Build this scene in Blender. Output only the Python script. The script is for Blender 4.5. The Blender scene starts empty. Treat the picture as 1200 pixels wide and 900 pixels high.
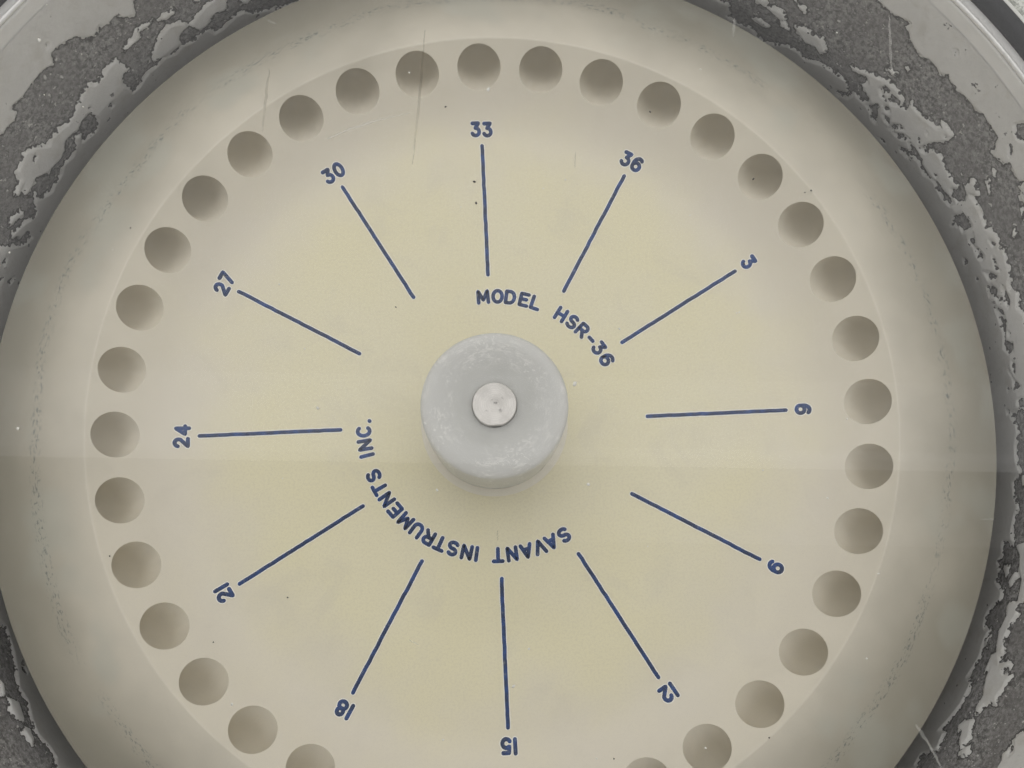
import bpy, bmesh, math, random
import numpy as np
from mathutils import Matrix, Vector

# ------------------------------------------------------------------ scene set-up
U = 0.0725                      # one drawing unit (radius of the printed dial) in metres
sc = bpy.context.scene
sc.render.engine = 'CYCLES'
sc.cycles.use_denoising = True
sc.cycles.max_bounces = 8
sc.cycles.use_adaptive_sampling = True
sc.cycles.adaptive_threshold = 0.05
sc.cycles.adaptive_min_samples = 20
sc.cycles.transparent_max_bounces = 16
sc.cycles.sample_clamp_indirect = 4.0
sc.view_settings.view_transform = 'Standard'
sc.view_settings.look = 'None'
sc.view_settings.gamma = 1.0
sc.view_settings.use_curve_mapping = False
sc.view_settings.exposure = 0.0

# camera: hand-held phone, looking almost straight down into the chamber
cd = bpy.data.cameras.new('camera')
cd.sensor_fit = 'HORIZONTAL'; cd.sensor_width = 36.0; cd.lens = 39.0
cd.clip_start = 0.01; cd.clip_end = 100
cam = bpy.data.objects.new('camera', cd); sc.collection.objects.link(cam)
rot = Matrix(((0.9987922, 0.04319653, -0.02341361), (-0.04668084, 0.98294602, -0.17787082), (0.01533091, 0.17874895, 0.98377527)))
cam.matrix_world = Matrix.Translation(Vector((-0.0230, -0.5413, 3.7218)) * U) @ rot.to_4x4()
sc.camera = cam

# room light: even indoor surround, a ceiling lamp behind the chamber, dim panels added overhead for the cover's reflections
w = bpy.data.worlds.new('World'); sc.world = w; w.use_nodes = True
bg = w.node_tree.nodes['Background']
bg.inputs['Color'].default_value = (1.0, 0.985, 0.955, 1); bg.inputs['Strength'].default_value = 0.49

def area_lamp(name, centre, size, rotz, radiance, colour):
    ld = bpy.data.lights.new(name, 'AREA'); ld.shape = 'RECTANGLE'
    ld.size = size[0] * U; ld.size_y = size[1] * U
    ld.energy = radiance * math.pi * ld.size * ld.size_y
    ld.color = colour
    o = bpy.data.objects.new(name, ld); sc.collection.objects.link(o)
    o.location = Vector(centre) * U
    o.rotation_euler = (0, 0, math.radians(rotz))
    return o
area_lamp('ceiling_lamp', (-3, 26, 21), (22, 3), -3.5, 7.0, (1.0, 0.985, 0.95))
area_lamp('reflection_panel', (1.2, 10.0, 21.5), (44, 16.0), -3.5, 0.84, (1.0, 0.99, 0.975))
area_lamp('reflection_strip', (1.2, 2.95, 20.8), (44, 1.7), -3.5, 0.28, (0.97, 0.99, 1.0))  # added strip that makes the pale band reflected in the cover
area_lamp('reflection_panel', (8.9, 0.95, 22.2), (16, 2.1), -3.5, 0.32, (1.0, 0.99, 0.97))

# ------------------------------------------------------------------ helpers
C = sc.collection
def link(name, me, mat, parent=None):
    o = bpy.data.objects.new(name, me); C.objects.link(o)
    if mat and not me.materials: me.materials.append(mat)
    if parent: o.parent = parent
    return o
def thing(o, label, cat, group=None):
    o['label'] = label; o['category'] = cat
    if group: o['group'] = group
    return o
def empty(name, loc=(0, 0, 0)):
    o = bpy.data.objects.new(name, None); C.objects.link(o); o.location = loc
    o.empty_display_size = 0.02
    return o
def mesh(name, v, f, smooth=True):
    me = bpy.data.meshes.new(name)
    me.from_pydata([(x * U, y * U, z * U) for x, y, z in v], [], f)
    me.validate(); me.update()
    if smooth:
        me.shade_smooth()
    return me
def rounded(pts, rads, n=8):
    """polyline with its corners rounded off by quadratic arcs"""
    out = [pts[0]]
    for i in range(1, len(pts) - 1):
        p0, p1, p2 = (np.array(pts[i - 1]), np.array(pts[i]), np.array(pts[i + 1])); r = rads[i]
        if r <= 0: out.append(tuple(p1)); continue
        a = p1 + (p0 - p1) / np.linalg.norm(p0 - p1) * min(r, .49 * np.linalg.norm(p0 - p1))
        b = p1 + (p2 - p1) / np.linalg.norm(p2 - p1) * min(r, .49 * np.linalg.norm(p2 - p1))
        for t in np.linspace(0, 1, n): out.append(tuple((1 - t) ** 2 * a + 2 * t * (1 - t) * p1 + t * t * b))
    out.append(pts[-1])
    return out
def lathe(name, prof, seg, close=False):
    """revolve (r, z) points, given from the axis outwards over the top, about z"""
    v, f, rings = [], [], []
    for r, z in prof:
        if r < 1e-6: rings.append([len(v)]); v.append((0, 0, z)); continue
        rings.append(list(range(len(v), len(v) + seg)))
        v += [(r * math.cos(2 * math.pi * k / seg), r * math.sin(2 * math.pi * k / seg), z) for k in range(seg)]
    pairs = list(zip(rings, rings[1:])) + ([(rings[-1], rings[0])] if close else [])
    for a, b in pairs:
        for k in range(seg):
            l = (k + 1) % seg
            if len(a) == 1 and len(b) == 1: continue
            if len(a) == 1: f.append((a[0], b[k], b[l]))
            elif len(b) == 1: f.append((a[k], b[0], a[l]))
            else: f.append((a[k], b[k], b[l], a[l]))
    return mesh(name, v, f)
def sharp(me, deg=35):
    bm = bmesh.new(); bm.from_mesh(me)
    for e in bm.edges:
        if len(e.link_faces) == 2: e.smooth = e.calc_face_angle(0) < math.radians(deg)
    bm.to_mesh(me); bm.free()

class NT:
    """small node-tree writer"""
    def __init__(s, name):
        s.m = bpy.data.materials.new(name); s.m.use_nodes = True
        s.t = s.m.node_tree; s.b = s.t.nodes['Principled BSDF']; s.out = s.t.nodes['Material Output']
    def n(s, typ, **kw):
        nd = s.t.nodes.new(typ)
        for k, val in kw.items():
            if k.startswith('i_'):
                key = k[2:]; key = int(key) if key.isdigit() else key.replace('_', ' ')
                if hasattr(val, 'is_output') or isinstance(val, bpy.types.NodeSocket): s.t.links.new(val, nd.inputs[key])
                else: nd.inputs[key].default_value = val
            else: setattr(nd, k, val)
        return nd
    def math(s, op, a, b=0.0, c=None, clamp=False):
        nd = s.n('ShaderNodeMath', operation=op, use_clamp=clamp)
        for i, x in enumerate((a, b) if c is None else (a, b, c)):
            if isinstance(x, bpy.types.NodeSocket): s.t.links.new(x, nd.inputs[i])
            else: nd.inputs[i].default_value = x
        return nd.outputs[0]
    def step(s, x, lo, hi):
        nd = s.n('ShaderNodeMapRange', interpolation_type='SMOOTHSTEP')
        s.t.links.new(x, nd.inputs['Value'])
        nd.inputs['From Min'].default_value = lo; nd.inputs['From Max'].default_value = hi
        return nd.outputs[0]
    def mix(s, fac, a, b):
        nd = s.n('ShaderNodeMix', data_type='RGBA')
        for i, x in ((0, fac), (6, a), (7, b)):
            if isinstance(x, bpy.types.NodeSocket): s.t.links.new(x, nd.inputs[i])
            else: nd.inputs[i].default_value = x if i == 0 else (*x, 1)
        return nd.outputs[2]
    def coord(s, scale=1 / U):
        tc = s.n('ShaderNodeTexCoord')
        nd = s.n('ShaderNodeVectorMath', operation='SCALE'); s.t.links.new(tc.outputs['Object'], nd.inputs[0]); nd.inputs['Scale'].default_value = scale
        return nd.outputs[0]
    def polar(s, co):
        """radius, angle and height of a point in drawing units"""
        sx = s.n('ShaderNodeSeparateXYZ'); s.t.links.new(co, sx.inputs[0])
        r = s.math('SQRT', s.math('ADD', s.math('MULTIPLY', sx.outputs[0], sx.outputs[0]), s.math('MULTIPLY', sx.outputs[1], sx.outputs[1])))
        a = s.math('ARCTAN2', sx.outputs[1], sx.outputs[0])
        return r, a, sx.outputs[2]
    def vec(s, x, y, z):
        nd = s.n('ShaderNodeCombineXYZ')
        for i, q in enumerate((x, y, z)):
            if isinstance(q, bpy.types.NodeSocket): s.t.links.new(q, nd.inputs[i])
            else: nd.inputs[i].default_value = q
        return nd.outputs[0]
    def noise(s, co, scale, detail=4, rough=.55, dist=0.0):
        nd = s.n('ShaderNodeTexNoise'); s.t.links.new(co, nd.inputs['Vector'])
        nd.inputs['Scale'].default_value = scale; nd.inputs['Detail'].default_value = detail
        nd.inputs['Roughness'].default_value = rough; nd.inputs['Distortion'].default_value = dist
        return nd.outputs[0]
    def voronoi(s, co, scale, feat='F1'):
        nd = s.n('ShaderNodeTexVoronoi', feature=feat); s.t.links.new(co, nd.inputs['Vector']); nd.inputs['Scale'].default_value = scale
        return nd.outputs[0]
    def set(s, **kw):
        for k, val in kw.items():
            key = k.replace('_', ' ')
            if isinstance(val, bpy.types.NodeSocket): s.t.links.new(val, s.b.inputs[key])
            else: s.b.inputs[key].default_value = (*val, 1) if isinstance(val, tuple) and len(val) == 3 and 'Color' in key else val
        return s
    def bump(s, h, strength, dist):
        nd = s.n('ShaderNodeBump'); s.t.links.new(h, nd.inputs['Height'])
        nd.inputs['Strength'].default_value = strength; nd.inputs['Distance'].default_value = dist
        s.t.links.new(nd.outputs[0], s.b.inputs['Normal'])

# ------------------------------------------------------------------ materials
def mat_plastic(name, tubes=False):
    s = NT(name); co = s.coord(); r, a, z = s.polar(co)
    big = s.noise(co, 2.2, 3); fine = s.noise(co, 120, 2, .7)
    col = s.mix(s.step(big, .3, .7), (0.805, 0.750, 0.520), (0.810, 0.760, 0.560))
    col = s.mix(s.math('MULTIPLY', s.step(fine, .40, .68), .22), col, (0.60, 0.54, 0.40))
    # greyer towards the holes and flange: the cover's grey reflection painted in
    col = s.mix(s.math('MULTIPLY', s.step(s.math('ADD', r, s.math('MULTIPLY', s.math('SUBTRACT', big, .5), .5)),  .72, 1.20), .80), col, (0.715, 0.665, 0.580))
    # faint smudges from handling
    sm = s.noise(co, 4.6, 4, .6, .6)
    col = s.mix(s.math('MULTIPLY', s.step(sm, .52, .72), .22), col, (0.62, 0.575, 0.47))
    # grime plus painted light falloff, darker towards the rim
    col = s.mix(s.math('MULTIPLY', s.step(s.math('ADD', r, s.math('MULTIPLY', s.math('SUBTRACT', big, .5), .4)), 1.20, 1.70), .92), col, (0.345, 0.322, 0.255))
    # greenish stains on the flange
    g = s.math('MULTIPLY', s.step(s.noise(co, 3.3, 2), .5, .66), s.math('MULTIPLY', s.step(r, 1.32, 1.45), .34))
    col = s.mix(g, col, (0.50, 0.515, 0.45))
    # rubbed ring of fine dark cuts
    band = s.math('SUBTRACT', 1.0, s.step(s.math('ABSOLUTE', s.math('SUBTRACT', s.math('ADD', r, s.math('MULTIPLY', s.math('SUBTRACT', s.noise(co, 1.7, 2), .5), .09)), 1.520)), .006, .030))
    pv = s.vec(s.math('MULTIPLY', a, 26.0), s.math('MULTIPLY', r, 36.0), z)
    cuts = s.math('MULTIPLY', s.step(s.noise(pv, 3.4, 5, .7),   .535, .61), s.step(s.noise(co, 2.3, 2), .32, .52))
    col = s.mix(s.math('MULTIPLY', s.math('MULTIPLY', cuts, band), .75), col, (0.17, 0.19, 0.18))
    s.set(Base_Color=col, Roughness=0.42, Specular_IOR_Level=0.35)
    return s.m
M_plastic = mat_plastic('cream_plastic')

def mat_ink():
    s = NT('blue_ink'); co = s.coord()
    n = s.noise(co, 26, 4)
    col = s.mix(s.step(n, .35, .7), (0.005, 0.022, 0.078), (0.010, 0.058, 0.23))
    col = s.mix(s.math('MULTIPLY', s.step(s.noise(co, 55, 3), .60, .72), .35), col, (0.30, 0.30, 0.28))
    s.set(Base_Color=col, Roughness=.5); return s.m
M_ink = mat_ink()
M_halo = bpy.data.materials.new('stroke_halo'); M_halo.use_nodes = True  # pale sharpening halo around the printed strokes
M_halo.node_tree.nodes['Principled BSDF'].inputs['Base Color'].default_value = (0.86, 0.84, 0.77, 1)
M_halo.node_tree.nodes['Principled BSDF'].inputs['Roughness'].default_value = .5

def mat_hub():
    s = NT('grey_nylon'); co = s.coord(); r, a, z = s.polar(co)
    n = s.noise(co, 9, 3)
    col = s.mix(s.step(n, .3, .7), (0.51, 0.512, 0.485), (0.565, 0.566, 0.54))
    col = s.mix(s.step(r, .105, .165), col, (0.58, 0.58, 0.56))
    pv = s.vec(s.math('MULTIPLY', a, 3.0), s.math('MULTIPLY', r, 60.0), z)
    sc1 = s.math('MULTIPLY', s.step(s.noise(pv, 1.3, 5, .75), .50, .64), s.math('MULTIPLY', s.step(r, .11, .145), s.step(s.noise(co, 11, 3), .40, .56)))
    sp = s.math('MULTIPLY', s.step(s.noise(co, 95, 2), .55, .66), s.step(r, .11, .15))
    col = s.mix(s.math('MULTIPLY', s.math('MAXIMUM', sc1, s.math('MULTIPLY', sp, s.step(s.noise(co, 8, 2), .45, .62))), .42), col, (0.88, 0.87, 0.84))
    rg = s.math('ADD', .30, s.math('MULTIPLY', n, .2))
    s.set(Base_Color=col, Roughness=rg, Subsurface_Weight=.6, Subsurface_Radius=(1., 1., 1.), Subsurface_Scale=.010)
    s.bump(s.noise(s.vec(0.0, r, 0.0), 110, 3), .15, .0002)
    return s.m
M_hub = mat_hub()

def mat_steel():
    s = NT('turned_steel'); co = s.coord(); r, a, z = s.polar(co)
    n = s.noise(co, 42, 4); lr = s.noise(s.vec(0.0, r, 0.0), 420, 3)
    sect = s.noise(co, 16, 3)
    col = s.mix(s.step(sect, .3, .7), (0.60, 0.578, 0.545), (0.80, 0.775, 0.74))
    col = s.mix(s.math('MULTIPLY', s.step(lr, .42, .60), .45), col, (0.50, 0.48, 0.455))
    col = s.mix(s.math('MULTIPLY', s.step(n, .57, .64), s.math('SUBTRACT', 1.0, s.step(r, .018, .042))), col, (0.30, 0.285, 0.27))
    s.set(Base_Color=col, Metallic=.55, Roughness=.42); s.bump(lr, .35, .0002); return s.m
M_steel = mat_steel()

def mat_wall():
    s = NT('peeling_grey_paint'); co = s.coord()
    at = s.n('ShaderNodeAttribute', attribute_name='paint').outputs['Fac']
    wob = s.math('ADD', s.math('MULTIPLY', s.math('SUBTRACT', s.noise(co, 24, 5, .62), .5), .050), s.math('MULTIPLY', s.math('SUBTRACT', s.voronoi(co, 62), .35), .016))
    d = s.math('ADD', at, wob)
    p = s.step(d, -.0012, .0012)
    n1 = s.noise(co, 5, 4); n2 = s.noise(co, 60, 5, .78); n3 = s.voronoi(co, 58); n4 = s.noise(co, 11, 4, .6)
    # stray chips left on the bare metal, pinholes in the paint
    fl = s.step(s.noise(co, 44, 4, .62), .640, .655)
    p = s.math('MAXIMUM', p, s.math('MULTIPLY', fl, .85))
    pin = s.step(s.noise(co, 20, 3, .6), .70, .712)
    p = s.math('MULTIPLY', p, s.math('SUBTRACT', 1.0, pin))
    paint = s.mix(s.step(n1, .3, .7), (0.645, 0.638, 0.622), (0.715, 0.708, 0.692))
    paint = s.mix(s.math('MULTIPLY', s.step(n2, .45, .75), .22), paint, (0.46, 0.45, 0.425))
    paint = s.mix(s.math('MULTIPLY', s.step(n4, .50, .72), .40), paint, (0.47, 0.445, 0.395))      # brownish handling dirt
    bare = s.mix(s.step(n2, .34, .68), (0.080, 0.077, 0.076), (0.41, 0.40, 0.394))
    bare = s.mix(s.math('MULTIPLY', s.step(n1, .42, .62), .5), bare, (0.19, 0.181, 0.178))
    bare = s.mix(s.math('MULTIPLY', s.math('SUBTRACT', 1.0, s.step(n3, .12, .22)), s.math('MULTIPLY', s.step(n4, .44, .58), .75)), bare, (0.50, 0.49, 0.475))
    # pale torn rim, and a painted shadow line along the edge of the coat
    rim = s.math('SUBTRACT', 1.0, s.step(s.math('ABSOLUTE', s.math('SUBTRACT', d, .003)), .0015, .0045))
    paint = s.mix(s.math('MULTIPLY', rim, .35), paint, (0.82, 0.81, 0.79))
    edge_shadow = s.math('SUBTRACT', 1.0, s.step(s.math('ABSOLUTE', s.math('ADD', d, .004)), .0015, .0055))
    bare = s.mix(s.math('MULTIPLY', edge_shadow, .8), bare, (0.045, 0.042, 0.04))
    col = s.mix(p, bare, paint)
    s.set(Base_Color=col, Roughness=s.math('ADD', .62, s.math('MULTIPLY', p, -.17)))
    s.b.inputs['Specular IOR Level'].default_value = .4
    h = s.math('ADD', s.math('MULTIPLY', p, 1.0), s.math('MULTIPLY', n2, .35))
    s.bump(h, .9, .0005)
    return s.m
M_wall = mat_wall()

def mat_simple(name, a, b, scale, rough, metal=0.0, bump=0.0, spec=.5):
    s = NT(name); co = s.coord(); n = s.noise(co, scale, 5, .6)
    s.set(Base_Color=s.mix(s.step(n, .3, .7), a, b), Roughness=rough, Metallic=metal)
    s.b.inputs['Specular IOR Level'].default_value = spec
    if bump: s.bump(n, bump, .0004)
    return s.m
M_lip = mat_simple('grey_enamel', (0.72, 0.715, 0.70), (0.79, 0.785, 0.77), 6, .22)
M_washer = mat_simple('pale_nylon', (0.74, 0.70, 0.59), (0.78, 0.74, 0.63), 12, .35)
M_bead = mat_simple('lip_highlight_edge', (0.66, 0.655, 0.64), (0.80, 0.79, 0.775), 9, .25, .3)  # bright finish standing in for the highlight line on the lip
M_floor = mat_simple('grimy_floor_paint', (0.26, 0.25, 0.23), (0.40, 0.385, 0.36), 8, .6, 0, .2)
M_rubber = mat_simple('black_rubber', (0.028, 0.029, 0.032), (0.036, 0.037, 0.041), 4, .6, 0, 0, .2)
M_trim = mat_simple('white_enamel', (0.70, 0.70, 0.66), (0.76, 0.76, 0.72), 12, .4)
def mat_deck():
    s = NT('speckled_deck'); co = s.coord()
    n = s.noise(co, 60, 4, .7); v = s.voronoi(co, 42)
    col = s.mix(s.step(n, .40, .62), (0.30, 0.31, 0.28), (0.74, 0.75, 0.70))
    col = s.mix(s.math('MULTIPLY', s.math('SUBTRACT', 1.0, s.step(v, .1, .3)), .5), col, (0.24, 0.26, 0.22))
    s.set(Base_Color=col, Roughness=.55); s.bump(n, .5, .0006); return s.m
M_deck = mat_deck()

def mat_acrylic():
    s = NT('clear_acrylic'); t = s.t
    tr = s.n('ShaderNodeBsdfTransparent'); tr.inputs[0].default_value = (1, 1, 1, 1)
    gl = s.n('ShaderNodeBsdfGlossy'); gl.inputs['Roughness'].default_value = 0.0; gl.inputs['Color'].default_value = (1, 1, 1, 1)
    fr = s.n('ShaderNodeFresnel'); fr.inputs['IOR'].default_value = 1.46
    ge = s.n('ShaderNodeNewGeometry')           # a sheet this thin does not bend the view: reflect on the outer faces only
    fac = s.math('MULTIPLY', fr.outputs[0], s.math('SUBTRACT', 1.0, ge.outputs['Backfacing']))
    mx = s.n('ShaderNodeMixShader'); t.links.new(fac, mx.inputs[0]); t.links.new(tr.outputs[0], mx.inputs[1]); t.links.new(gl.outputs[0], mx.inputs[2])
    t.links.new(mx.outputs[0], s.out.inputs['Surface']); t.nodes.remove(s.b)
    return s.m
M_acrylic = mat_acrylic()
def mat_scratch(name, colour, fac):
    s = NT(name); t = s.t
    tr = s.n('ShaderNodeBsdfTransparent'); df = s.n('ShaderNodeBsdfDiffuse'); df.inputs[0].default_value = (*colour, 1)
    n = s.noise(s.coord(), 14, 2)
    mx = s.n('ShaderNodeMixShader'); t.links.new(s.math('MULTIPLY', s.step(n, .1, .6), fac), mx.inputs[0])
    t.links.new(tr.outputs[0], mx.inputs[1]); t.links.new(df.outputs[0], mx.inputs[2]); t.links.new(mx.outputs[0], s.out.inputs['Surface'])
    t.nodes.remove(s.b); return s.m
M_scr_d = mat_scratch('dark_scratch', (0.14, 0.13, 0.11), .21)
M_scr_l = mat_scratch('pale_scratch', (0.75, 0.74, 0.70), .26)
M_dust = mat_simple('white_dust', (0.78, 0.76, 0.70), (0.85, 0.83, 0.78), 30, .8)
M_dirt = mat_simple('dark_dirt', (0.03, 0.028, 0.025), (0.06, 0.05, 0.045), 30, .9)
# ------------------------------------------------------------------ worn paint on the chamber wall: outlines as (degrees round the axis, height)
PAINT_TOP=[(270,0.2),(240,0.26),(215,0.2),(190,0.22),(170,0.2),(160,0.16),(147.83,0.212),(147.31,0.204),(146.74,0.208),(145.77,0.197),(145.01,0.208),(145.08,0.242),(144.56,0.243),(143.32,0.233),(141.97,0.238),(140.87,0.24),(140.02,0.243),(138.78,0.226),(138.27,0.263),(137.06,0.263),(135.31,0.243),(134.43,0.206),(133.79,0.19),(132.7,0.204),(132.65,0.195),(131.81,0.19),(130.64,0.197),(130.15,0.167),(129.11,0.148),(128.78,0.161),(128.45,0.2),(112,0.2),(100,0.25),(90,0.16),(80,0.22),(66,0.2),(45.76,0.288),(44.79,0.284),(43.5,0.281),(42.48,0.282),(40.73,0.305),(40.43,0.293),(40.55,0.279),(39.75,0.253),(39.03,0.242),(37.87,0.234),(37.31,0.232),(36.92,0.248),(35.37,0.248),(34.91,0.242),(34.26,0.266),(33.77,0.252),(32.9,0.255),(32.74,0.236),(32.04,0.259),(30.44,0.262),(29.95,0.259),(28.99,0.276),(28.15,0.272),(27.26,0.273),(26.15,0.271),(25.9,0.25),(25.49,0.238),(25.34,0.21),(24.48,0.219),(23.82,0.228),(23.4,0.257),(22.55,0.251),(21.7,0.249),(21.39,0.25),(21.17,0.271),(20,0.22),(13,0.27),(5,0.22),(-4,0.28),(-12,0.2),(-20,0.26),(-33.54,0.233),(-33.87,0.22),(-33.99,0.211),(-34.95,0.192),(-35.36,0.207),(-36.13,0.221),(-36.47,0.214),(-35.88,0.194),(-36.54,0.178),(-37.23,0.192),(-37.98,0.191),(-39.69,0.162),(-52,0.1),(-65,0.2),(-80,0.24),(-90,0.2)]
PAINT_LOW=[(270,-0.2),(250,-0.25),(235,-0.22),(215.93,-0.076),(215.42,-0.115),(214.47,-0.176),(212.9,-0.174),(211.48,-0.145),(209.57,-0.167),(207.49,-0.206),(206.17,-0.182),(204.11,-0.227),(201.75,-0.258),(199.36,-0.265),(198.6,-0.231),(190,-0.1),(180,-0.05),(172,-0.02),(157.38,-0.04),(156.95,-0.092),(156.35,-0.13),(155.62,-0.178),(154.51,-0.2),(154.24,-0.145),(155.22,-0.135),(155.79,-0.082),(155.31,-0.07),(153.86,-0.102),(152.52,-0.141),(151.88,-0.139),(152.06,-0.143),(151.39,-0.111),(150.28,-0.067),(150.5,-0.111),(148.97,-0.159),(148.21,-0.146),(146.81,-0.145),(145.78,-0.116),(144.39,-0.134),(143.56,-0.112),(142.47,-0.069),(142.02,-0.09),(142.5,-0.122),(141.33,-0.137),(140.3,-0.146),(139.35,-0.1),(139.48,-0.051),(139.67,-0.043),(140.84,-0.044),(141.84,-0.06),(142.87,-0.046),(143.77,-0.045),(144.47,-0.067),(145.5,-0.081),(146.58,-0.073),(147.71,-0.066),(149.08,-0.031),(149.6,-0.04),(151.06,-0.041),(151.25,-0.029),(150.38,-0.001),(151.68,-0.011),(151.87,0.011),(150.11,0.027),(149.68,0.053),(148.45,0.066),(147.73,0.079),(146.23,0.046),(145.33,0.002),(144.55,0.018),(143.5,0.013),(142.09,-0.001),(140.85,0.01),(139.25,0.028),(138.38,0.045),(137.52,0.054),(137.16,0.03),(135.84,0.031),(134.66,0.046),(133.56,0.043),(133.35,0.006),(133.08,-0.03),(133.81,-0.029),(134.64,-0.06),(134.37,-0.103),(134.26,-0.144),(133.27,-0.145),(131.28,-0.109),(130.32,-0.117),(129.1,-0.102),(128.36,-0.111),(127.53,-0.128),(126.34,-0.103),(125.65,-0.124),(124.64,-0.123),(123.89,-0.107),(122.97,-0.113),(122.45,-0.163),(121.29,-0.164),(120.17,-0.147),(119.29,-0.132),(118.17,-0.134),(117.31,-0.17),(114.76,-0.208),(112.12,-0.231),(110.18,-0.211),(100,-0.2),(90,-0.22),(80,-0.2),(62.5,-0.124),(60.63,-0.128),(58.82,-0.121),(58.57,-0.156),(58.47,-0.196),(56.62,-0.211),(55.45,-0.186),(54.44,-0.213),(53.29,-0.23),(51.91,-0.204),(50.33,-0.157),(48.74,-0.151),(47.73,-0.168),(46.92,-0.145),(45.7,-0.122),(43.7,-0.109),(42.27,-0.1),(41.36,-0.152),(42.55,-0.191),(42.32,-0.218),(40.97,-0.181),(40.99,-0.18),(40.65,-0.123),(39.23,-0.128),(38.61,-0.102),(38.93,-0.08),(40.61,-0.058),(40.05,-0.026),(40.86,-0.01),(41.64,-0.03),(42.74,-0.032),(41.92,-0.003),(40.3,0.021),(39.27,0.028),(38.47,0.046),(36.93,0.052),(35.82,0.031),(35.66,0.008),(34.94,0.021),(35.1,0.058),(34.51,0.05),(32.75,0.053),(32.39,0.061),(31.01,0.074),(30.63,0.103),(30.04,0.115),(29.38,0.113),(29.47,0.071),(30.04,0.031),(30.62,-0.009),(30.84,-0.054),(30,-0.035),(29.63,-0),(28.32,0.007),(27.41,-0.002),(26.16,-0.011),(24.64,-0.003),(25.02,-0.038),(24.3,-0.058),(23.25,-0.047),(23,-0.013),(23.36,0.013),(24.4,0.022),(24.42,0.074),(23.11,0.072),(22.53,0.057),(23.31,0.027),(22.47,0.028),(21.1,0.031),(22.01,0.024),(21.28,0.028),(19.87,0.024),(19.18,0.015),(18.55,0.039),(17.76,0.051),(16.5,0.039),(16.16,0.054),(14.77,0.041),(13.3,0.035),(12.66,0.01),(11.94,0.005),(11.57,0.041),(9.88,0.015),(8.94,0.037),(7.48,0.031),(2.67,-0.015),(0.04,-0.043),(-0.74,-0.074),(-0.58,-0.14),(-0.86,-0.154),(-2.05,-0.115),(-3.08,-0.11),(-4.5,-0.133),(-6.02,-0.131),(-7.44,-0.104),(-8.02,-0.132),(-8.46,-0.155),(-10,-0.139),(-11.41,-0.105),(-12.19,-0.13),(-13.84,-0.141),(-15.2,-0.118),(-14.87,-0.19),(-16.35,-0.185),(-17.22,-0.216),(-18.43,-0.179),(-19.47,-0.195),(-20.5,-0.128),(-21.53,-0.13),(-22.31,-0.189),(-23.38,-0.21),(-24.72,-0.191),(-24.82,-0.147),(-26.04,-0.161),(-27.9,-0.148),(-29.26,-0.168),(-30.3,-0.183),(-30.82,-0.133),(-31.97,-0.131),(-33.32,-0.132),(-34.22,-0.147),(-35.13,-0.161),(-36.83,-0.192),(-36.78,-0.145),(-37.61,-0.135),(-38.77,-0.123),(-39.8,-0.213),(-41.04,-0.206),(-41.35,-0.166),(-42.63,-0.192),(-62,-0.35),(-75,-0.3),(-90,-0.2)]
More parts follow.
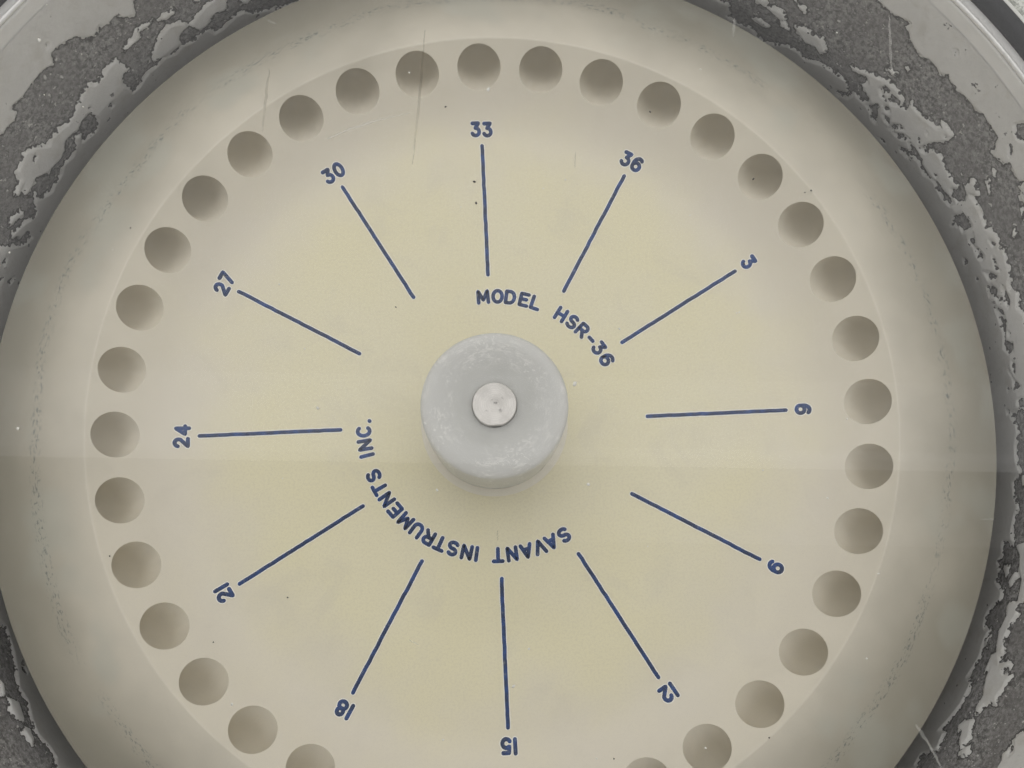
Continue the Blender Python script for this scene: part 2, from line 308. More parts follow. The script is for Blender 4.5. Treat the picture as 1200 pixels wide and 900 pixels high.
PAINT_ISLES=[[(132.26,0.052),(131.72,0.067),(130.64,0.06),(130.03,0.088),(128.87,0.094),(128.41,0.08),(127.82,0.081),(128.36,0.069),(129.7,0.073),(130,0.049),(131.12,0.047),(132.04,0.044)],
[(130.26,-0.078),(129.77,-0.043),(129.15,-0.028),(128.03,-0.004),(126.55,0.015),(125.7,0.002),(124.8,-0.023),(124.86,-0.043),(125.93,-0.052),(126.35,-0.064),(126.46,-0.101),(127.44,-0.102),(128.39,-0.109),(129.19,-0.093),(130.01,-0.088)],
[(124.59,-0.041),(123.44,-0.024),(122.3,-0.007),(120.83,0.003),(120.05,0.03),(119.03,0.006),(119.28,-0.034),(120.29,-0.071),(121.25,-0.057),(122.09,-0.069),(122.81,-0.092),(123.78,-0.096),(124.32,-0.063)],
[(127.07,0.063),(126.3,0.069),(125.1,0.058),(125.17,0.046),(126.49,0.042)],
[(122.52,0.067),(121.78,0.049),(122.18,0.027),(122.62,0.036)],
[(118.15,-0.031),(116.47,-0.067),(117.53,-0.101),(118.09,-0.074)],
[(154.93,-0.037),(154.32,-0.027),(153.47,-0.035),(152.78,-0.067),(153.09,-0.075),(153.99,-0.058),(154.69,-0.046)],
[(56.54,-0.024),(55.58,-0.002),(54.89,-0.013),(54.97,-0.034),(55.85,-0.036)],
[(54.36,-0.038),(53.84,-0.015),(52.41,-0.012),(52.07,-0.036),(52.41,-0.055)],
[(52.66,-0.071),(51.98,-0.043),(51.1,-0.073),(51.71,-0.08)],
[(55.54,-0.137),(55.11,-0.105),(53.21,-0.122),(53.82,-0.146)],
[(51.88,0.058),(50.77,0.06),(50.58,0.043),(51.53,0.049)],
[(50.83,-0.041),(50.29,-0.021),(47.47,-0.011),(46.06,-0.052),(46.68,-0.075),(47.5,-0.063),(48.77,-0.076),(50.06,-0.054)],
[(31.39,0.101),(31.25,0.117),(30.54,0.108),(30.52,0.09)],
[(23.35,0.12),(23.18,0.131),(22.11,0.106),(22.69,0.11)],
[(23.88,0.168),(23.64,0.173),(23.04,0.165),(23.19,0.161)],
[(21,0.233),(21.07,0.269),(20.03,0.247),(20.44,0.24)],
[(19.19,0.2),(18.89,0.211),(17.66,0.19),(18.15,0.187)],
[(17.45,0.123),(17.55,0.134),(16.95,0.127),(16.69,0.135),(16.72,0.115)],
[(39.65,0.083),(39.42,0.092),(38.43,0.097),(38.28,0.085),(38.73,0.081)],
[(38.08,0.145),(37.96,0.155),(37.7,0.151),(37.78,0.142)],
[(-17.84,-0.167),(-17.72,-0.128),(-18.02,-0.114),(-18.74,-0.134)],
[(-18.31,-0.073),(-18.86,-0.054),(-19.91,-0.087),(-19.48,-0.103)],
[(-15.42,-0.094),(-15.07,-0.037),(-20.99,0.015),(-21.64,-0.017),(-22.75,-0.01),(-23.66,-0.025),(-24.69,-0.031),(-25.58,-0.038),(-26.56,-0.029),(-27.39,-0.018),(-26.71,-0.061),(-24.86,-0.077),(-22.91,-0.063),(-22.07,-0.073),(-21.32,-0.062),(-21.51,-0.026),(-20.53,-0.03),(-19.11,-0.032),(-18,-0.056),(-16.58,-0.064)],
[(-25.66,-0.074),(-25.46,-0.025),(-26.39,-0.025),(-27.21,-0.033),(-28.07,-0.018),(-27.72,0.02),(-28.22,0.043),(-29.16,0.039),(-28.89,0.059),(-30.03,0.048),(-30.97,0.046),(-31.51,0.035),(-32.33,0.053),(-32.21,0.013),(-32.74,-0.005),(-33.86,-0.025),(-33.17,-0.041),(-31.81,-0.033),(-31.25,-0.045),(-29.88,-0.058),(-28.9,-0.055),(-29.35,-0.077),(-27.41,-0.074),(-27.16,-0.056)],
[(-35.62,-0.079),(-35.02,-0.067),(-34.53,-0.028),(-36.39,0.005),(-37.69,-0.01),(-37.22,-0.032),(-36.03,-0.048),(-36.17,-0.064)],
[(-37.99,-0.006),(-36.99,0.021),(-37.73,0.037),(-38.45,0.023)],
[(-26.19,-0.157),(-25.4,-0.134),(-26.88,-0.12)],
[(206.8,-0.08),(207.49,-0.139),(209.6,-0.115),(209.06,-0.061),(207.86,-0.062)],
[(204.68,-0.081),(205.41,-0.091),(206.74,-0.07),(206.37,-0.051)],
[(210.43,-0.066),(210.58,-0.112),(211.8,-0.107),(212.24,-0.075)],
[(-7.97,-0.092),(-7.89,-0.061),(-9.37,-0.06),(-8.99,-0.085)]]
PAINT_CHIPS=[[(137.26,-0.088),(136.85,-0.088),(137,-0.117),(137.35,-0.112)],
[(139.16,-0.028),(138.96,-0.031),(139.08,-0.042)],
[(138.14,0.305),(137.72,0.308),(137.94,0.293),(138.3,0.293)],
[(147.8,0.021),(147.03,0.04),(147.06,0.023)],
[(133.17,0.204),(132.57,0.211),(132.54,0.2)],
[(158.92,-0.082),(158.23,-0.09),(158.28,-0.105),(159.14,-0.102)],
[(160.4,-0.166),(159.49,-0.198),(159.6,-0.208),(160.63,-0.187)],
[(160.49,-0.112),(160.33,-0.129),(160.79,-0.134),(160.98,-0.125)],
[(26.27,0.361),(26.13,0.378),(25.66,0.404),(24.03,0.359),(24.62,0.341),(25.66,0.343)],
[(24.88,0.29),(24.88,0.304),(24.22,0.292),(23.99,0.268)],
[(24.33,0.228),(24.17,0.238),(23.94,0.228)],
[(35.67,0.355),(35.34,0.365),(35.03,0.35),(35.23,0.346)],
[(38.86,-0.008),(38.45,0.023),(37.62,0.023),(37.69,0.01),(37.88,0.002),(38.2,-0.011),(37.32,-0.023),(38.11,-0.027)],
[(37.33,0.016),(36.01,0.023),(35.79,0.003),(36.53,-0.019),(37.12,-0.01)],
[(37.05,-0.052),(36.61,-0.038),(36.07,-0.045),(36.38,-0.059)],
[(40.56,-0.112),(40.66,-0.079),(39.65,-0.069),(38.63,-0.084),(38.93,-0.106),(39.83,-0.121)],
[(38.78,-0.125),(37.74,-0.066),(37.14,-0.076),(37.12,-0.101),(36.41,-0.163),(37.11,-0.168),(37.81,-0.139)],
[(36.6,-0.085),(35.6,-0.071),(35.2,-0.099),(35.83,-0.108)],
[(34.92,-0.124),(34.92,-0.077),(34.24,-0.051),(33.45,-0.05),(34,-0.071),(34.46,-0.103)],
[(34.28,-0.114),(33.38,-0.074),(32.4,-0.059),(32.9,-0.099),(33.72,-0.114)],
[(32.69,-0.142),(31.54,-0.112),(31.12,-0.135),(32.07,-0.161)],
[(32.15,-0.08),(31.79,-0.067),(30.73,-0.087),(29.62,-0.073),(29.43,-0.087),(30.8,-0.106),(31.35,-0.099)],
[(35.29,-0.216),(34.5,-0.198),(34,-0.203),(34.71,-0.218)],
[(32.06,-0.072),(31.74,-0.066),(30.33,-0.072),(29.35,-0.092),(27.6,-0.1),(26.53,-0.076),(25.45,-0.075),(24.18,-0.062),(23.43,-0.058),(23.55,-0.091),(24.85,-0.11),(26.18,-0.102),(26.95,-0.092),(28.36,-0.128),(29.68,-0.102),(30.33,-0.108),(30.99,-0.126)],
[(31.76,-0.139),(31.1,-0.12),(30.88,-0.145),(31.44,-0.156)],
[(30.84,-0.054),(30.56,-0.015),(29.94,-0.041),(30.36,-0.053)],
[(22.43,-0.099),(22.02,-0.055),(20.94,-0.051),(21.07,-0.115),(21.93,-0.13)],
[(27.42,-0.069),(27.18,-0.056),(27.05,-0.064)],
[(31.7,0.026),(31.41,0.027),(31.25,0.016)],
[(31.72,-0.022),(31.4,-0.02),(31.31,-0.035)],
[(30,0.08),(29.75,0.089),(29.63,0.076)],
[(22.43,-0.094),(22.04,-0.047),(20.35,-0.034),(20.01,-0.058),(20.19,-0.1),(21.2,-0.099),(21.64,-0.153)],
[(19.29,-0.079),(19.52,-0.046),(18.81,-0.055),(18.21,-0.072),(18.75,-0.091)],
[(18.08,-0.075),(17.68,-0.057),(16.64,-0.044),(16.3,-0.063),(16.86,-0.083)],
[(15.26,-0.086),(14.9,-0.053),(14.09,-0.023),(13.77,-0.036),(14.25,-0.073)],
[(13.44,-0.096),(13.38,-0.066),(12.65,-0.049),(12.05,-0.066),(12.41,-0.106)],
[(12.05,-0.066),(11.6,-0.037),(11.23,-0.046),(11.58,-0.067)],
[(12.95,-0.018),(12.26,-0.011),(10.99,-0.007),(10.23,-0.022),(10.94,-0.033)],
[(17.9,0.009),(17.15,0.03),(17.15,0.012)],
[(17.78,-0.175),(17.21,-0.152),(16.87,-0.168),(17.22,-0.186)],
[(15.1,-0.146),(14.8,-0.132),(14.58,-0.143)],
[(16.14,-0.009),(15.9,-0.003),(14.87,-0.009),(14.47,-0.001),(14.81,-0.017)],
[(10.98,-0.085),(10.39,-0.056),(9.47,-0.055),(9.97,-0.077)],
[(11,-0.091),(9.9,-0.071),(9.12,-0.053),(7.13,-0.089),(6.53,-0.051),(5.7,-0.06),(5.58,-0.084),(6.38,-0.113),(7.88,-0.087),(9.46,-0.092)],
[(4.78,-0.077),(4.24,-0.065),(3.12,-0.075),(3.64,-0.086)],
[(4.12,-0.116),(3.22,-0.092),(3.04,-0.099)],
[(2.92,-0.091),(1.67,-0.055),(1.61,-0.096)],
[(0.49,-0.082),(0.39,-0.037),(-0.87,-0.044),(-0.19,-0.093)],
[(-0.75,-0.128),(-0.56,-0.077),(-1.91,-0.07),(-1.94,-0.126)],
[(2.16,-0.141),(1.95,-0.131),(1.49,-0.143)],
[(7.95,-0.058),(7.58,-0.051),(7.28,-0.06)],
[(-0.22,-0.175),(-0.49,-0.151),(-1.02,-0.166)],
[(-15.15,-0.202),(-15.32,-0.18),(-16.21,-0.181)],
[(-21.96,-0.248),(-22.02,-0.21),(-22.25,-0.221)],
[(-28.71,0.009),(-28.29,0.03),(-28.81,0.047),(-29.16,0.024)],
[(203.5,-0.279),(204.32,-0.307),(204.76,-0.285),(204.21,-0.267)]]
# marks on the cover and the rotor (x, y in drawing units)
SCR_DARK=[((-0.163, 1.122), (-0.214, 0.695), 0.0075, 0.004), ((-0.632, 1.013), (-0.654, 0.814), 0.008, 0), ((0.273, 0.713), (0.267, 0.665), 0.004, 0), ((-0.009, -0.39), (-0.01, -0.42), 0.004, 0)]
SCR_PALE=[((0.781, 1.125), (0.774, 1.063), 0.008, 0), ((1.256, 1.118), (1.244, 0.912), 0.008, 0), ((1.105, -0.966), (1.136, -1.021), 0.01, 0), ((1.128, -1.007), (1.161, -1.082), 0.007, 0.002), ((-0.636, 1.173), (-0.608, 1.158), 0.006, 0), ((1.352, -0.422), (1.393, -0.424), 0.004, 0), ((-0.461, 0.785), (-0.215, 0.856), 0.007, 0.01), ((-0.265, -0.676), (-0.238, -0.691), 0.004, 0)]
DUST=[(-1.319, 1.133, 0.00381), (0.022, 0.922, 0.00429), (-0.213, 0.986, 0.00262), (0.23, 0.014, 0.005), (0.252, -0.274, 0.00429), (0.016, -0.813, 0.00381), (-0.173, -0.271, 0.00286), (-0.503, -0.023, 0.00333), (-1.345, -0.044, 0.00429), (0.369, 0.17, 0.00238), (0.238, 0.629, 0.00238), (0.171, 0.605, 0.0019), (0.063, -0.716, 0.00262), (-0.18, -0.944, 0.00238), (-0.747, -0.823, 0.0031), (1.046, -0.558, 0.00214), (1.002, -0.121, 0.00238), (0.924, -0.343, 0.00214), (0.665, 0.962, 0.00214), (-1.184, 0.916, 0.0019), (-1.192, 1.084, 0.00167), (-1.3, 0.958, 0.00167), (1.091, 1.065, 0.00214), (-0.804, 0.428, 0.0019), (-0.608, 0.345, 0.00214), (-0.537, 0.151, 0.0019), (0.712, 0.203, 0.00167), (0.527, -1.0, 0.00238), (0.989, -0.786, 0.00238), (-1.088, 0.47, 0.00179), (0.231, -1.012, 0.00167), (-1.301, 1.249, 0.00167), (-1.386, 0.473, 0.00238), (0.72, 0.205, 0.0019), (0.408, -0.454, 0.00143), (-0.604, -0.218, 0.00143), (-0.306, -0.629, 0.00143), (-0.074, 0.558, 0.00143), (0.749, -0.256, 0.00167), (0.599, 0.504, 0.00155)]
DIRT=[(-0.033, 0.861, 0.00306), (-0.03, 0.782, 0.00306), (-0.123, 1.127, 0.0025), (1.099, 0.717, 0.00278), (1.081, 0.715, 0.00181), (-0.704, -0.548, 0.00181), (-0.933, -0.678, 0.00194), (0.801, -1.042, 0.00222), (-1.185, 0.688, 0.00181), (-1.232, -0.393, 0.00222), (0.894, 0.52, 0.00278), (0.589, 1.055, 0.00222), (0.926, 0.792, 0.00278), (0.331, -1.099, 0.00181), (-0.322, 0.418, 0.00181)]
def signed(poly, TH, Z, lim=.12):
    """signed distance (+ inside) of a wall polygon (degrees, height) on the grid TH x Z, and the column window it fills"""
    P = np.array([(math.radians(t) * RW, z) for t, z in poly])
    S = TH * RW
    lo, hi = P[:, 0].min() - lim, P[:, 0].max() + lim
    c0, c1 = np.searchsorted(S, lo), np.searchsorted(S, hi)
    s = S[c0:c1][:, None]; z = Z[None, :]
    par = np.zeros((c1 - c0, len(Z)), bool); dist = np.full((c1 - c0, len(Z)), lim)
    for (x1, y1), (x2, y2) in zip(P, np.roll(P, -1, 0)):
        a, b = min(x1, x2), max(x1, x2)
        i0, i1 = np.searchsorted(S[c0:c1], a), np.searchsorted(S[c0:c1], b)
        if i1 > i0:
            zc = y1 + (s[i0:i1] - x1) / (x2 - x1) * (y2 - y1)
            par[i0:i1] ^= z < zc
        j0, j1 = np.searchsorted(S[c0:c1], a - lim), np.searchsorted(S[c0:c1], b + lim)
        if j1 > j0 and abs(y1) < 2 and abs(y2) < 2:
            ss = s[j0:j1]; dx, dy = x2 - x1, y2 - y1
            t = np.clip(((ss - x1) * dx + (z - y1) * dy) / (dx * dx + dy * dy + 1e-12), 0, 1)
            dist[j0:j1] = np.minimum(dist[j0:j1], np.hypot(ss - x1 - t * dx, z - y1 - t * dy))
    return np.where(par, dist, -dist), c0, c1

RW = 1.935
def build_wall(parent):
    nc, nr = 2000, 170
    TH = np.radians(-90 + 360 * (np.arange(nc) + .5) / nc)
    Z = np.concatenate([np.linspace(-.62, -.50, 6)[:-1], np.linspace(-.50, .42, nr - 5)])
    paint = np.full((nc, nr), -.12)
    for poly, sign in [(PAINT_TOP + [(-90, 5), (270, 5)], 1), (PAINT_LOW + [(-90, -5), (270, -5)], 1)] + [(q, 1) for q in PAINT_ISLES] + [(q, -1) for q in PAINT_CHIPS]:
        d, c0, c1 = signed(poly, TH, Z)
        paint[c0:c1] = np.maximum(paint[c0:c1], d) if sign > 0 else np.minimum(paint[c0:c1], -d)
    t = np.clip((paint + .004) / .010, 0, 1); t = t * t * (3 - 2 * t)
    rr = RW - .2 * (.42 - np.maximum(Z, -.08))[None, :] + .004 - .007 * t         # funnel-shaped wall; the coat stands proud of the bare metal
    X = rr * np.cos(TH)[:, None]; Y = rr * np.sin(TH)[:, None]
    co = np.stack([X, Y, np.broadcast_to(Z[None, :], X.shape)], -1).reshape(-1, 3) * U
    idx = np.arange(nc * nr).reshape(nc, nr); nx = np.roll(idx, -1, 0)
    # faces look inwards
    F = np.stack([idx[:, :-1], idx[:, 1:], nx[:, 1:], nx[:, :-1]], -1).reshape(-1, 4)
    me = bpy.data.meshes.new('chamber_wall')
    me.vertices.add(len(co)); me.vertices.foreach_set('co', co.astype(np.float32).ravel())
    me.loops.add(F.size); me.loops.foreach_set('vertex_index', F.astype(np.int32).ravel())
    me.polygons.add(len(F)); me.polygons.foreach_set('loop_start', np.arange(0, F.size, 4, dtype=np.int32))
    me.update(calc_edges=True); me.shade_smooth()
    at = me.attributes.new('paint', 'FLOAT', 'POINT'); at.data.foreach_set('value', paint.astype(np.float32).ravel())
    return link('chamber_wall', me, M_wall, parent)

# ------------------------------------------------------------------ housing
housing = empty('centrifuge_housing', (0, 0, -.62 * U))
thing(housing, 'grey metal chamber housing with peeling paint on its round wall around the rotor', 'housing')
def under(o):          # keep world place below the housing's base point
    o.location.z += .62 * U; return o
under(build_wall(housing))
under(link('chamber_floor', lathe('chamber_floor', [(0, -.615), (1.0, -.615), (1.84, -.615)], 96), M_floor, housing))
under(link('rim_lip', lathe('rim_lip', rounded([(RW - .003, .405), (RW + .009, .470), (RW + .012, .476)], [0, .004, 0], 6) + rounded([(RW + .031, .478), (1.985, .462), (2.060, .460)], [0, .01, 0], 6), 360), M_lip, housing))
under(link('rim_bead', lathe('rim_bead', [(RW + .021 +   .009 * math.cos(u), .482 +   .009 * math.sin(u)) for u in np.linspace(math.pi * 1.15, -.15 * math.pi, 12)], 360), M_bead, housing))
under(link('trim_ring', lathe('trim_ring', rounded([(2.059, .44), (2.059, .502), (2.074, .502), (2.074, .44)], [0, .004, .004, 0], 4), 300), M_trim, housing))
# speckled deck plate with a round opening
dv, df = [], []
seg = 240
for k in range(seg):
    t = 2 * math.pi * k / seg; c, s_ = math.cos(t), math.sin(t)
    q = 3.1 / max(abs(c), abs(s_))
    for r, z in ((2.075, .43), (2.075, .486), (2.083, .492), (q, .492), (q, .43)): dv.append((r * c, r * s_, z))
for k in range(seg):
    a, b = 5 * k, 5 * ((k + 1) % seg)
    for j in range(4): df.append((a + j, b + j, b + j + 1, a + j + 1)[::-1])
dm = mesh('deck_plate', dv, df); sharp(dm); under(link('deck_plate', dm, M_deck, housing))

gk = link('lid_gasket', lathe('lid_gasket', rounded([(2.007, .4615), (2.007, .490), (2.020, .510), (2.056, .510), (2.056, .4615)], [0, .008, .012, .006, 0], 6), 300, close=True), M_rubber)
thing(gk, 'black rubber gasket ring lying between the grey chamber lip and the speckled deck', 'gasket')

# ------------------------------------------------------------------ rotor
rotor = empty('centrifuge_rotor', (0, 0, 0))
thing(rotor, 'round cream plastic rotor with slanted tube holes and blue numbered dial', 'rotor')
PHI = math.radians(38); RID = (1.314, .1785)
foot = RID[0] - RID[1] / math.tan(PHI)
top = rounded([(0, 0), (.30, 0), (.60, 0), (.90, 0), (foot, 0), RID, (1.40, .142), (1.50, .094), (1.60, .040), (1.67, -.001), (1.7195, -.0310), (1.722, -.0325), (1.722, -.10), (1.690, -.45), (1.0, -.47), (0, -.47)],
              [0, 0, 0, 0, .12, .006, .04, .05, .05, .03, .0015, .002, .02, .03, 0, 0], 7)
tp = np.array([q for q in top if q[1] > -.05])
def zprof(r): return float(np.interp(r, tp[:, 0], tp[:, 1]))
SEG = 432
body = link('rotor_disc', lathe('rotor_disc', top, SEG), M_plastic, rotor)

# the 36 bores, sunk outwards from the inward-facing cone, cut out of the disc
HR, HC, BETA = .0755, 1.236, math.radians(58)
hz = RID[1] - (RID[0] - HC) * math.tan(PHI)
cprof = [(-.12, 0), (-.12, HR), (.0, HR), (.062, HR)] + [(.062 + .096 * math.sin(u), HR * math.cos(u)) for u in (.2, .4, .6, .8, 1.0, 1.2, 1.4)] + [(.158, 0)]
cv, cf = [], []
NS = 48
for h in range(36):
    t = math.radians(90 - 10 * h)
    er = Vector((math.cos(t), math.sin(t), 0)); et = Vector((-math.sin(t), math.cos(t), 0)); ez = Vector((0, 0, 1))
    ax = er * math.sin(BETA) - ez * math.cos(BETA); side = er * math.cos(BETA) + ez * math.sin(BETA)
    o = er * HC + ez * hz; rings = []
    for s_, r in cprof:
        if r == 0: rings.append([len(cv)]); cv.append(tuple(o + ax * s_)); continue
        rings.append(list(range(len(cv), len(cv) + NS)))
        for k in range(NS):
            u = 2 * math.pi * k / NS; cv.append(tuple(o + ax * s_ + (side * math.cos(u) + et * math.sin(u)) * r))
    for a, b in zip(rings, rings[1:]):
        for k in range(NS):
            l = (k + 1) % NS
            if len(a) == 1: cf.append((a[0], b[l], b[k]))
            elif len(b) == 1: cf.append((a[k], a[l], b[0]))
            else: cf.append((a[k], a[l], b[l], b[k]))
cutme = mesh('bore_cutter', cv, cf)
bmx = bmesh.new(); bmx.from_mesh(cutme); bmesh.ops.recalc_face_normals(bmx, faces=bmx.faces); bmx.to_mesh(cutme); bmx.free()
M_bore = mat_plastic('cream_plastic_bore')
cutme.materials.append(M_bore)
bm0 = bmesh.new(); bm0.from_mesh(body.data); bmesh.ops.recalc_face_normals(bm0, faces=bm0.faces); bm0.to_mesh(body.data); bm0.free()
cutter = bpy.data.objects.new('bore_cutter', cutme); C.objects.link(cutter)
md = body.modifiers.new('bores', 'BOOLEAN'); md.object = cutter; md.operation = 'DIFFERENCE'; md.solver = 'EXACT'; md.material_mode = 'TRANSFER'
dg = bpy.context.evaluated_depsgraph_get(); dg.update()
cut = bpy.data.meshes.new_from_object(body.evaluated_get(dg))
body.modifiers.clear(); bpy.data.objects.remove(cutter)
bm = bmesh.new(); bm.from_mesh(cut)
slot = [i for i, m_ in enumerate(cut.materials) if m_ and m_.name == 'cream_plastic_bore'][0]
for e in bm.edges:
    if len(e.link_faces) == 2:
        e.smooth = e.calc_face_angle(0) < math.radians(32)
for f in bm.faces: f.smooth = True
# every bore lining becomes a part of its own
lin = [[] for _ in range(36)]
for f in bm.faces:
    if f.material_index == slot:
        c = f.calc_center_median(); lin[round((90 - math.degrees(math.atan2(c.y, c.x))) / 10) % 36].append(f)
for h in range(36):
    vm, v, fs, sm = {}, [], [], []
    for f in lin[h]:
        ids = []
        for q in f.verts:
            if q.index not in vm: vm[q.index] = len(v); v.append(tuple(q.co))
            ids.append(vm[q.index])
        fs.append(ids)
    me = bpy.data.meshes.new('tube_hole'); me.from_pydata(v, [], fs); me.update(); me.shade_smooth()
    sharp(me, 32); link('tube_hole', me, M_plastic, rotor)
bmesh.ops.delete(bm, geom=[f for l in lin for f in l], context='FACES')
nb = bpy.data.meshes.new('rotor_disc'); bm.to_mesh(nb); bm.free(); nb.materials.append(M_plastic)
for p in nb.polygons: p.material_index = 0
body.data = nb

# -------- printing: single-stroke engraver's lettering
def arc(cx, cy, rx, ry, a0, a1, n=14):
    return [(cx + rx * math.cos(math.radians(a0 + (a1 - a0) * i / n)), cy + ry * math.sin(math.radians(a0 + (a1 - a0) * i / n))) for i in range(n + 1)]
G = {   # glyph: (width, strokes) in a box one unit high
 'A': (.74, [[(0, 0), (.37, 1), (.74, 0)], [(.13, .34), (.61, .34)]]),
 'C': (.70, [arc(.36, .5, .36, .5, 48, 312, 20)]),
 'D': (.68, [[(0, 0), (0, 1), (.30, 1)] + arc(.30, .5, .38, .5, 85, -85, 14) + [(.30, 0), (0, 0)]]),
 'E': (.60, [[(.60, 1), (0, 1), (0, 0), (.60, 0)], [(0, .53), (.48, .53)]]),
 'H': (.66, [[(0, 0), (0, 1)], [(.66, 0), (.66, 1)], [(0, .5), (.66, .5)]]),
 'I': (.0, [[(0, 0), (0, 1)]]),
 'L': (.58, [[(0, 1), (0, 0), (.58, 0)]]),
 'M': (.80, [[(0, 0), (0.02, 1), (.40, .22), (.78, 1), (.80, 0)]]),
 'N': (.66, [[(0, 0), (0, 1), (.66, 0), (.66, 1)]]),
 'O': (.74, [arc(.37, .5, .37, .5, 90, 450, 28)]),
 'R': (.66, [[(0, 0), (0, 1), (.34, 1)] + arc(.38, .74, .26, .26, 85, -85, 10) + [(.34, .48), (0, .48)], [(.32, .48), (.66, 0)]]),
 'S': (.64, [arc(.32, .755, .29, .245, 35, 265, 14) + arc(.32, .255, .32, .255, 85, -150, 14)]),
 'T': (.70, [[(0, 1), (.70, 1)], [(.35, 1), (.35, 0)]]),
 'U': (.68, [[(0, 1), (0, .34)] + arc(.34, .34, .34, .34, 180, 360, 14) + [(.68, 1)]]),
 'V': (.74, [[(0, 1), (.37, 0), (.74, 1)]]),
 '-': (.42, [[(0, .47), (.42, .47)]]),
 '.': (.0, [[(0, 0), (0.02, 0.02)]]),
 '0': (.66, [arc(.33, .5, .33, .5, 90, 450, 26)]),
 '1': (.0, [[(0, 0), (0, 1)]]),
 '2': (.62, [arc(.31, .70, .30, .30, 165, -25, 14) + [(.0, 0), (.64, 0)]]),
 '3': (.62, [[(.04, 1), (.58, 1), (.27, .61)] + arc(.30, .31, .32, .31, 80, -155, 16)]),
 '4': (.66, [[(.50, 0), (.50, 1), (0, .30), (.68, .30)]]),
 '5': (.62, [[(.56, 1), (.10, 1), (.05, .56)] + arc(.29, .32, .32, .32, 130, -150, 16)]),
 '6': (.66, [arc(.40, .52, .40, .48, 52, 175, 12) + arc(.33, .31, .33, .31, 170, 530, 26)]),
 '7': (.60, [[(0, 1), (.60, 1), (.20, 0)]]),
 '8': (.64, [arc(.32, .76, .25, .24, -90, 270, 22), arc(.32, .27, .32, .27, 90, 450, 24)]),
 '9': (.66, [arc(.26, .48, .40, .48, 232, 355, 12) + arc(.33, .69, .33, .31, -10, 350, 26)]),
}
HALO = set()
def ribbon(v, f, pts, wd, h, halo=True):
    """domed ribbon with round ends along pts (x, y), laid on the rotor's top"""
    if halo:                                                     # pale halo painted beside the stroke, standing in for sharpening glow
        n0 = len(f); ribbon(v, f, pts, wd + .0030, .0007, False); HALO.update((id(f), k) for k in range(n0, len(f)))
    P = [np.array(p, float) for p in pts]
    Q = [P[0]]
    for p in P[1:]:
        if np.linalg.norm(p - Q[-1]) > 1e-6: Q.append(p)
    rows = []; n = len(Q)
    closed = np.linalg.norm(Q[0] - Q[-1]) < 1e-4
    if closed: Q = Q[:-1]; n -= 1
    d = [(Q[(i + 1) % n] - Q[i]) / max(1e-9, np.linalg.norm(Q[(i + 1) % n] - Q[i])) for i in range(n if closed else n - 1)]
    if not closed:
        for k in range(5):                                       # start cap
            a = math.pi / 2 * k / 5; rows.append((Q[0] - d[0] * wd * math.cos(a), np.array((-d[0][1], d[0][0])), max(.02, math.sin(a)) * wd))
    for i in range(n):
        if closed: a, b = d[i - 1], d[i]
        elif i == 0: a = b = d[0]
        elif i == n - 1: a = b = d[-1]
        else: a, b = d[i - 1], d[i]
        na, nb_ = np.array((-a[1], a[0])), np.array((-b[1], b[0]))
        if a @ b < .3 and not (i in (0, n - 1) and not closed):     # sharp corner: round the joint
            m = na + nb_; L = np.linalg.norm(m)
            rows.append((Q[i] - a * wd * .05, na, wd)); rows.append((Q[i], m / max(L, 1e-6), wd)) if L > .15 else None; rows.append((Q[i] + b * wd * .05, nb_, wd))
        else:
            m = na + nb_; m /= np.linalg.norm(m); rows.append((Q[i], m, wd / max(.6, m @ na)))
    if not closed:
        for k in range(1, 6):
            a = math.pi / 2 * k / 5; rows.append((Q[-1] + d[-1] * wd * math.sin(a), np.array((-d[-1][1], d[-1][0])), max(.02, math.cos(a)) * wd))
    base = len(v)
    for c, nn, hw in rows:
        for u, hh in ((1, .0006 if halo else .0002), (.7, h), (-.7, h), (-1, .0006 if halo else .0002)):
            q = c + nn * hw * u; v.append((q[0], q[1], zprof(math.hypot(q[0], q[1])) + hh))
    m = len(rows)
    for i in range(m if closed else m - 1):
        for j in range(3):
            a0 = base + 4 * i + j; b0 = base + 4 * ((i + 1) % m) + j
            f.append((a0, a0 + 1, b0 + 1, b0))
def glyph(v, f, ch, r, deg, hgt, wd, xs=1.0, dx=0.0):
    """character with its foot towards the axis, centred at radius r and angle deg, shifted dx sideways"""
    t = math.radians(deg); er = np.array((math.cos(t), math.sin(t))); et = np.array((math.sin(t), -math.cos(t)))   # et: clockwise
    W, st = G[ch]
    for k, s_ in enumerate(st):
        pts = [er * (r + (y - .5) * hgt) + et * ((x - W / 2) * hgt * xs + dx) for x, y in s_]
        ribbon(v, f, pts, wd / 2, .0022 + .0006 * k)
def printed(name, v, f):
    me = mesh(name, v, f); me.materials.append(M_ink); me.materials.append(M_halo)
    for k, pl in enumerate(me.polygons): pl.material_index = 1 if (id(f), k) in HALO else 0
    HALO.clear()
    bq = bmesh.new(); bq.from_mesh(me); 
    for fc in bq.faces:
        if fc.normal.z < 0: fc.normal_flip()
    bq.to_mesh(me); bq.free()
    return link(name, me, M_ink, rotor)
random.seed(4)
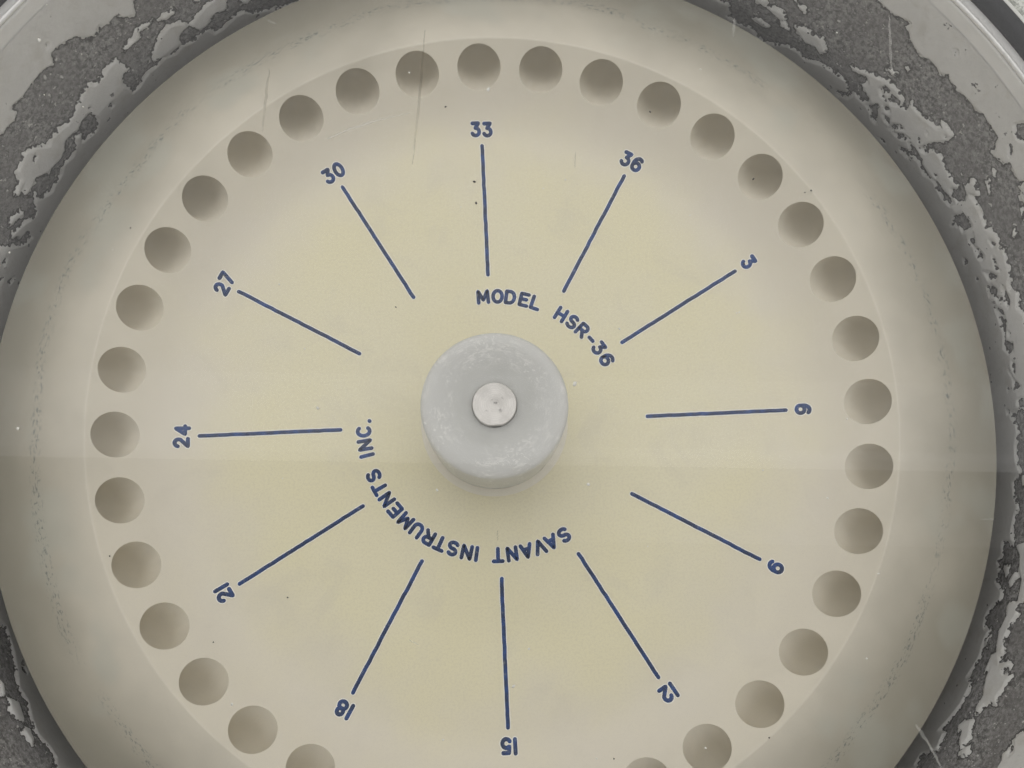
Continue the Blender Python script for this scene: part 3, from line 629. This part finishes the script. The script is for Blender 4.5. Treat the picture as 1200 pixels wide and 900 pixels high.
for n in range(12):
    num = 3 * (n + 1); t = math.radians(90 - (num - 33) * 10)
    v, f = [], []
    k = 26; jit = [random.gauss(0, .0004) for _ in range(k + 1)]
    pts = [np.array((math.cos(t), math.sin(t))) * (.5205 + (.9935 - .5205) * i / k) + np.array((-math.sin(t), math.cos(t))) * jit[i] for i in range(k + 1)]
    ribbon(v, f, pts, .0066, .0022)
    printed('index_line', v, f)
    v, f = [], []
    s_ = str(num); HG = .0415; gap = .017
    wds = [G[c][0] * HG * .95 for c in s_]; tot = sum(wds) + gap * (len(s_) - 1); x = -tot / 2
    for c, wd_ in zip(s_, wds):
        glyph(v, f, c, 1.0505 + random.gauss(0, .001), 90 - (num - 33) * 10, HG,  .0136, .95, x + wd_ / 2); x += wd_ + gap
    printed('numeral', v, f)
WORDS = [('MODEL', (92.6, 86.1, 80.4, 74.1, 68.7)), ('HSR-36', (56.2, 50.1, 44.3, 38.7, 33.4, 27.2)),
         ('SAVANT', (-60.9, -67.2, -72.6, -78.6, -84.9, -91.0)),
         ('INSTRUMENTS', (-100.2, -104.5, -110.7, -116.6, -122.2, -128.2, -134.5, -141.0, -146.9, -152.6, -158.7)),
         ('INC.', (-168.1, -172.8, -178.8, -183.4))]
for word, angs in WORDS:
    v, f = [], []
    for ch, a in zip(word, angs): glyph(v, f, ch, .4425, a, .0405, .0132, 1.04)
    printed('lettering', v, f)

# -------- hub and drive shaft
hp = rounded([(.0690, .36), (.0690, .377), (.112, .377), (.150, .384), (.196, .392), (.2265, .386), (.2275, .20), (.2235, .006), (.2195, .0), (.2, -.004)], [0, .002, .03, .03, .012, .016, 0, .004, 0, 0], 7)
link('hub', lathe('hub', hp, 160), M_hub, rotor)['label'] = 'frosted grey plastic hub with pale scuffs'
link('washer', lathe('washer', rounded([(.20, .010), (.232, .006), (.249, .0005), (.249, -.004)], [0, .010, .003, 0], 6), 120), M_washer, rotor)
sv, sf = [], []
ns = 120; flat = -.0640
ring = []
for k in range(ns):
    t = 2 * math.pi * k / ns; x, y = .0675 * math.cos(t), .0675 * math.sin(t)
    ring.append((x, max(y, flat)))
lev = [(1, .30), (1, .3925), (.97, .3955), (.55, .3957), (.06, .3950)]
for sca, z in lev: sv += [(x * sca, y * sca, z) for x, y in ring]
for j in range(len(lev) - 1):
    for k in range(ns): l = (k + 1) % ns; sf.append((j * ns + k, j * ns + l, (j + 1) * ns + l, (j + 1) * ns + k))
sv.append((0, 0, .3935)); c_ = len(sv) - 1
for k in range(ns): sf.append(((len(lev) - 1) * ns + k, (len(lev) - 1) * ns + (k + 1) % ns, c_))
sm_ = mesh('drive_shaft', sv, sf); sharp(sm_, 40); link('drive_shaft', sm_, M_steel, rotor)['label'] = 'bright turned steel shaft end in the hub'

# ------------------------------------------------------------------ clear cover, scratches, dust
ZL = .513; TL = .09
cov = link('acrylic_cover', lathe('acrylic_cover', [(0, ZL), (2.14, ZL), (2.16, ZL + .02), (2.16, ZL + TL - .02), (2.14, ZL + TL), (0, ZL + TL)][::-1], 180), M_acrylic)
sharp(cov.data, 30)
thing(cov, 'clear scratched acrylic cover lying over the whole rotor chamber', 'cover')
def scratch(a, b, wd, mat, bend=0.0):
    a, b = np.array(a, float), np.array(b, float); d = (b - a) / np.linalg.norm(b - a); nrm = np.array((-d[1], d[0]))
    v, f = [], []; n = 14
    for i in range(n + 1):
        t = i / n; hw = wd / 2 * (math.sin(math.pi * min(1, max(0, t * .94 + .03))) ** .5)
        c = a + (b - a) * t + nrm * (bend * math.sin(math.pi * t) + random.gauss(0, wd * .12))
        for u in (1, -1): q = c + nrm * hw * u; v.append((q[0], q[1], ZL + TL + .0012))
        if i: f.append((2 * i - 2, 2 * i, 2 * i + 1, 2 * i - 1)[::-1])
    me = mesh('scratch', v, f); o = link('scratch', me, mat, cov); return o
for q in SCR_DARK: scratch(q[0], q[1], q[2], M_scr_d, q[3])
for q in SCR_PALE: scratch(q[0], q[1], q[2], M_scr_l, q[3])

def specks(name, pts, zf, mat):
    v, f = [], []
    for x, y, s_ in pts:
        s_ *= 1.25
        bq = bmesh.new(); bmesh.ops.create_icosphere(bq, subdivisions=1, radius=1.0)
        t = random.random() * 6.28; e = random.uniform(1.0, 1.7); b0 = len(v)
        for q in bq.verts:
            k = random.uniform(.75, 1.2); X, Y, Zz = q.co.x * e * k, q.co.y * k, q.co.z * .5
            v.append((x + s_ * (X * math.cos(t) - Y * math.sin(t)), y + s_ * (X * math.sin(t) + Y * math.cos(t)), zf(math.hypot(x, y)) + s_ * (Zz + .5)))
        f += [[b0 + q.index for q in fc.verts] for fc in bq.faces]; bq.free()
    return link(name, mesh(name, v, f), mat)
du = specks('dust', DUST, lambda r: ZL + TL, M_dust)
du['kind'] = 'stuff'; thing(du, 'white dust specks scattered over the clear cover', 'dust')
di = specks('dirt', DIRT, zprof, M_dirt)
di['kind'] = 'stuff'; thing(di, 'tiny dark dirt specks on the cream rotor', 'dirt')
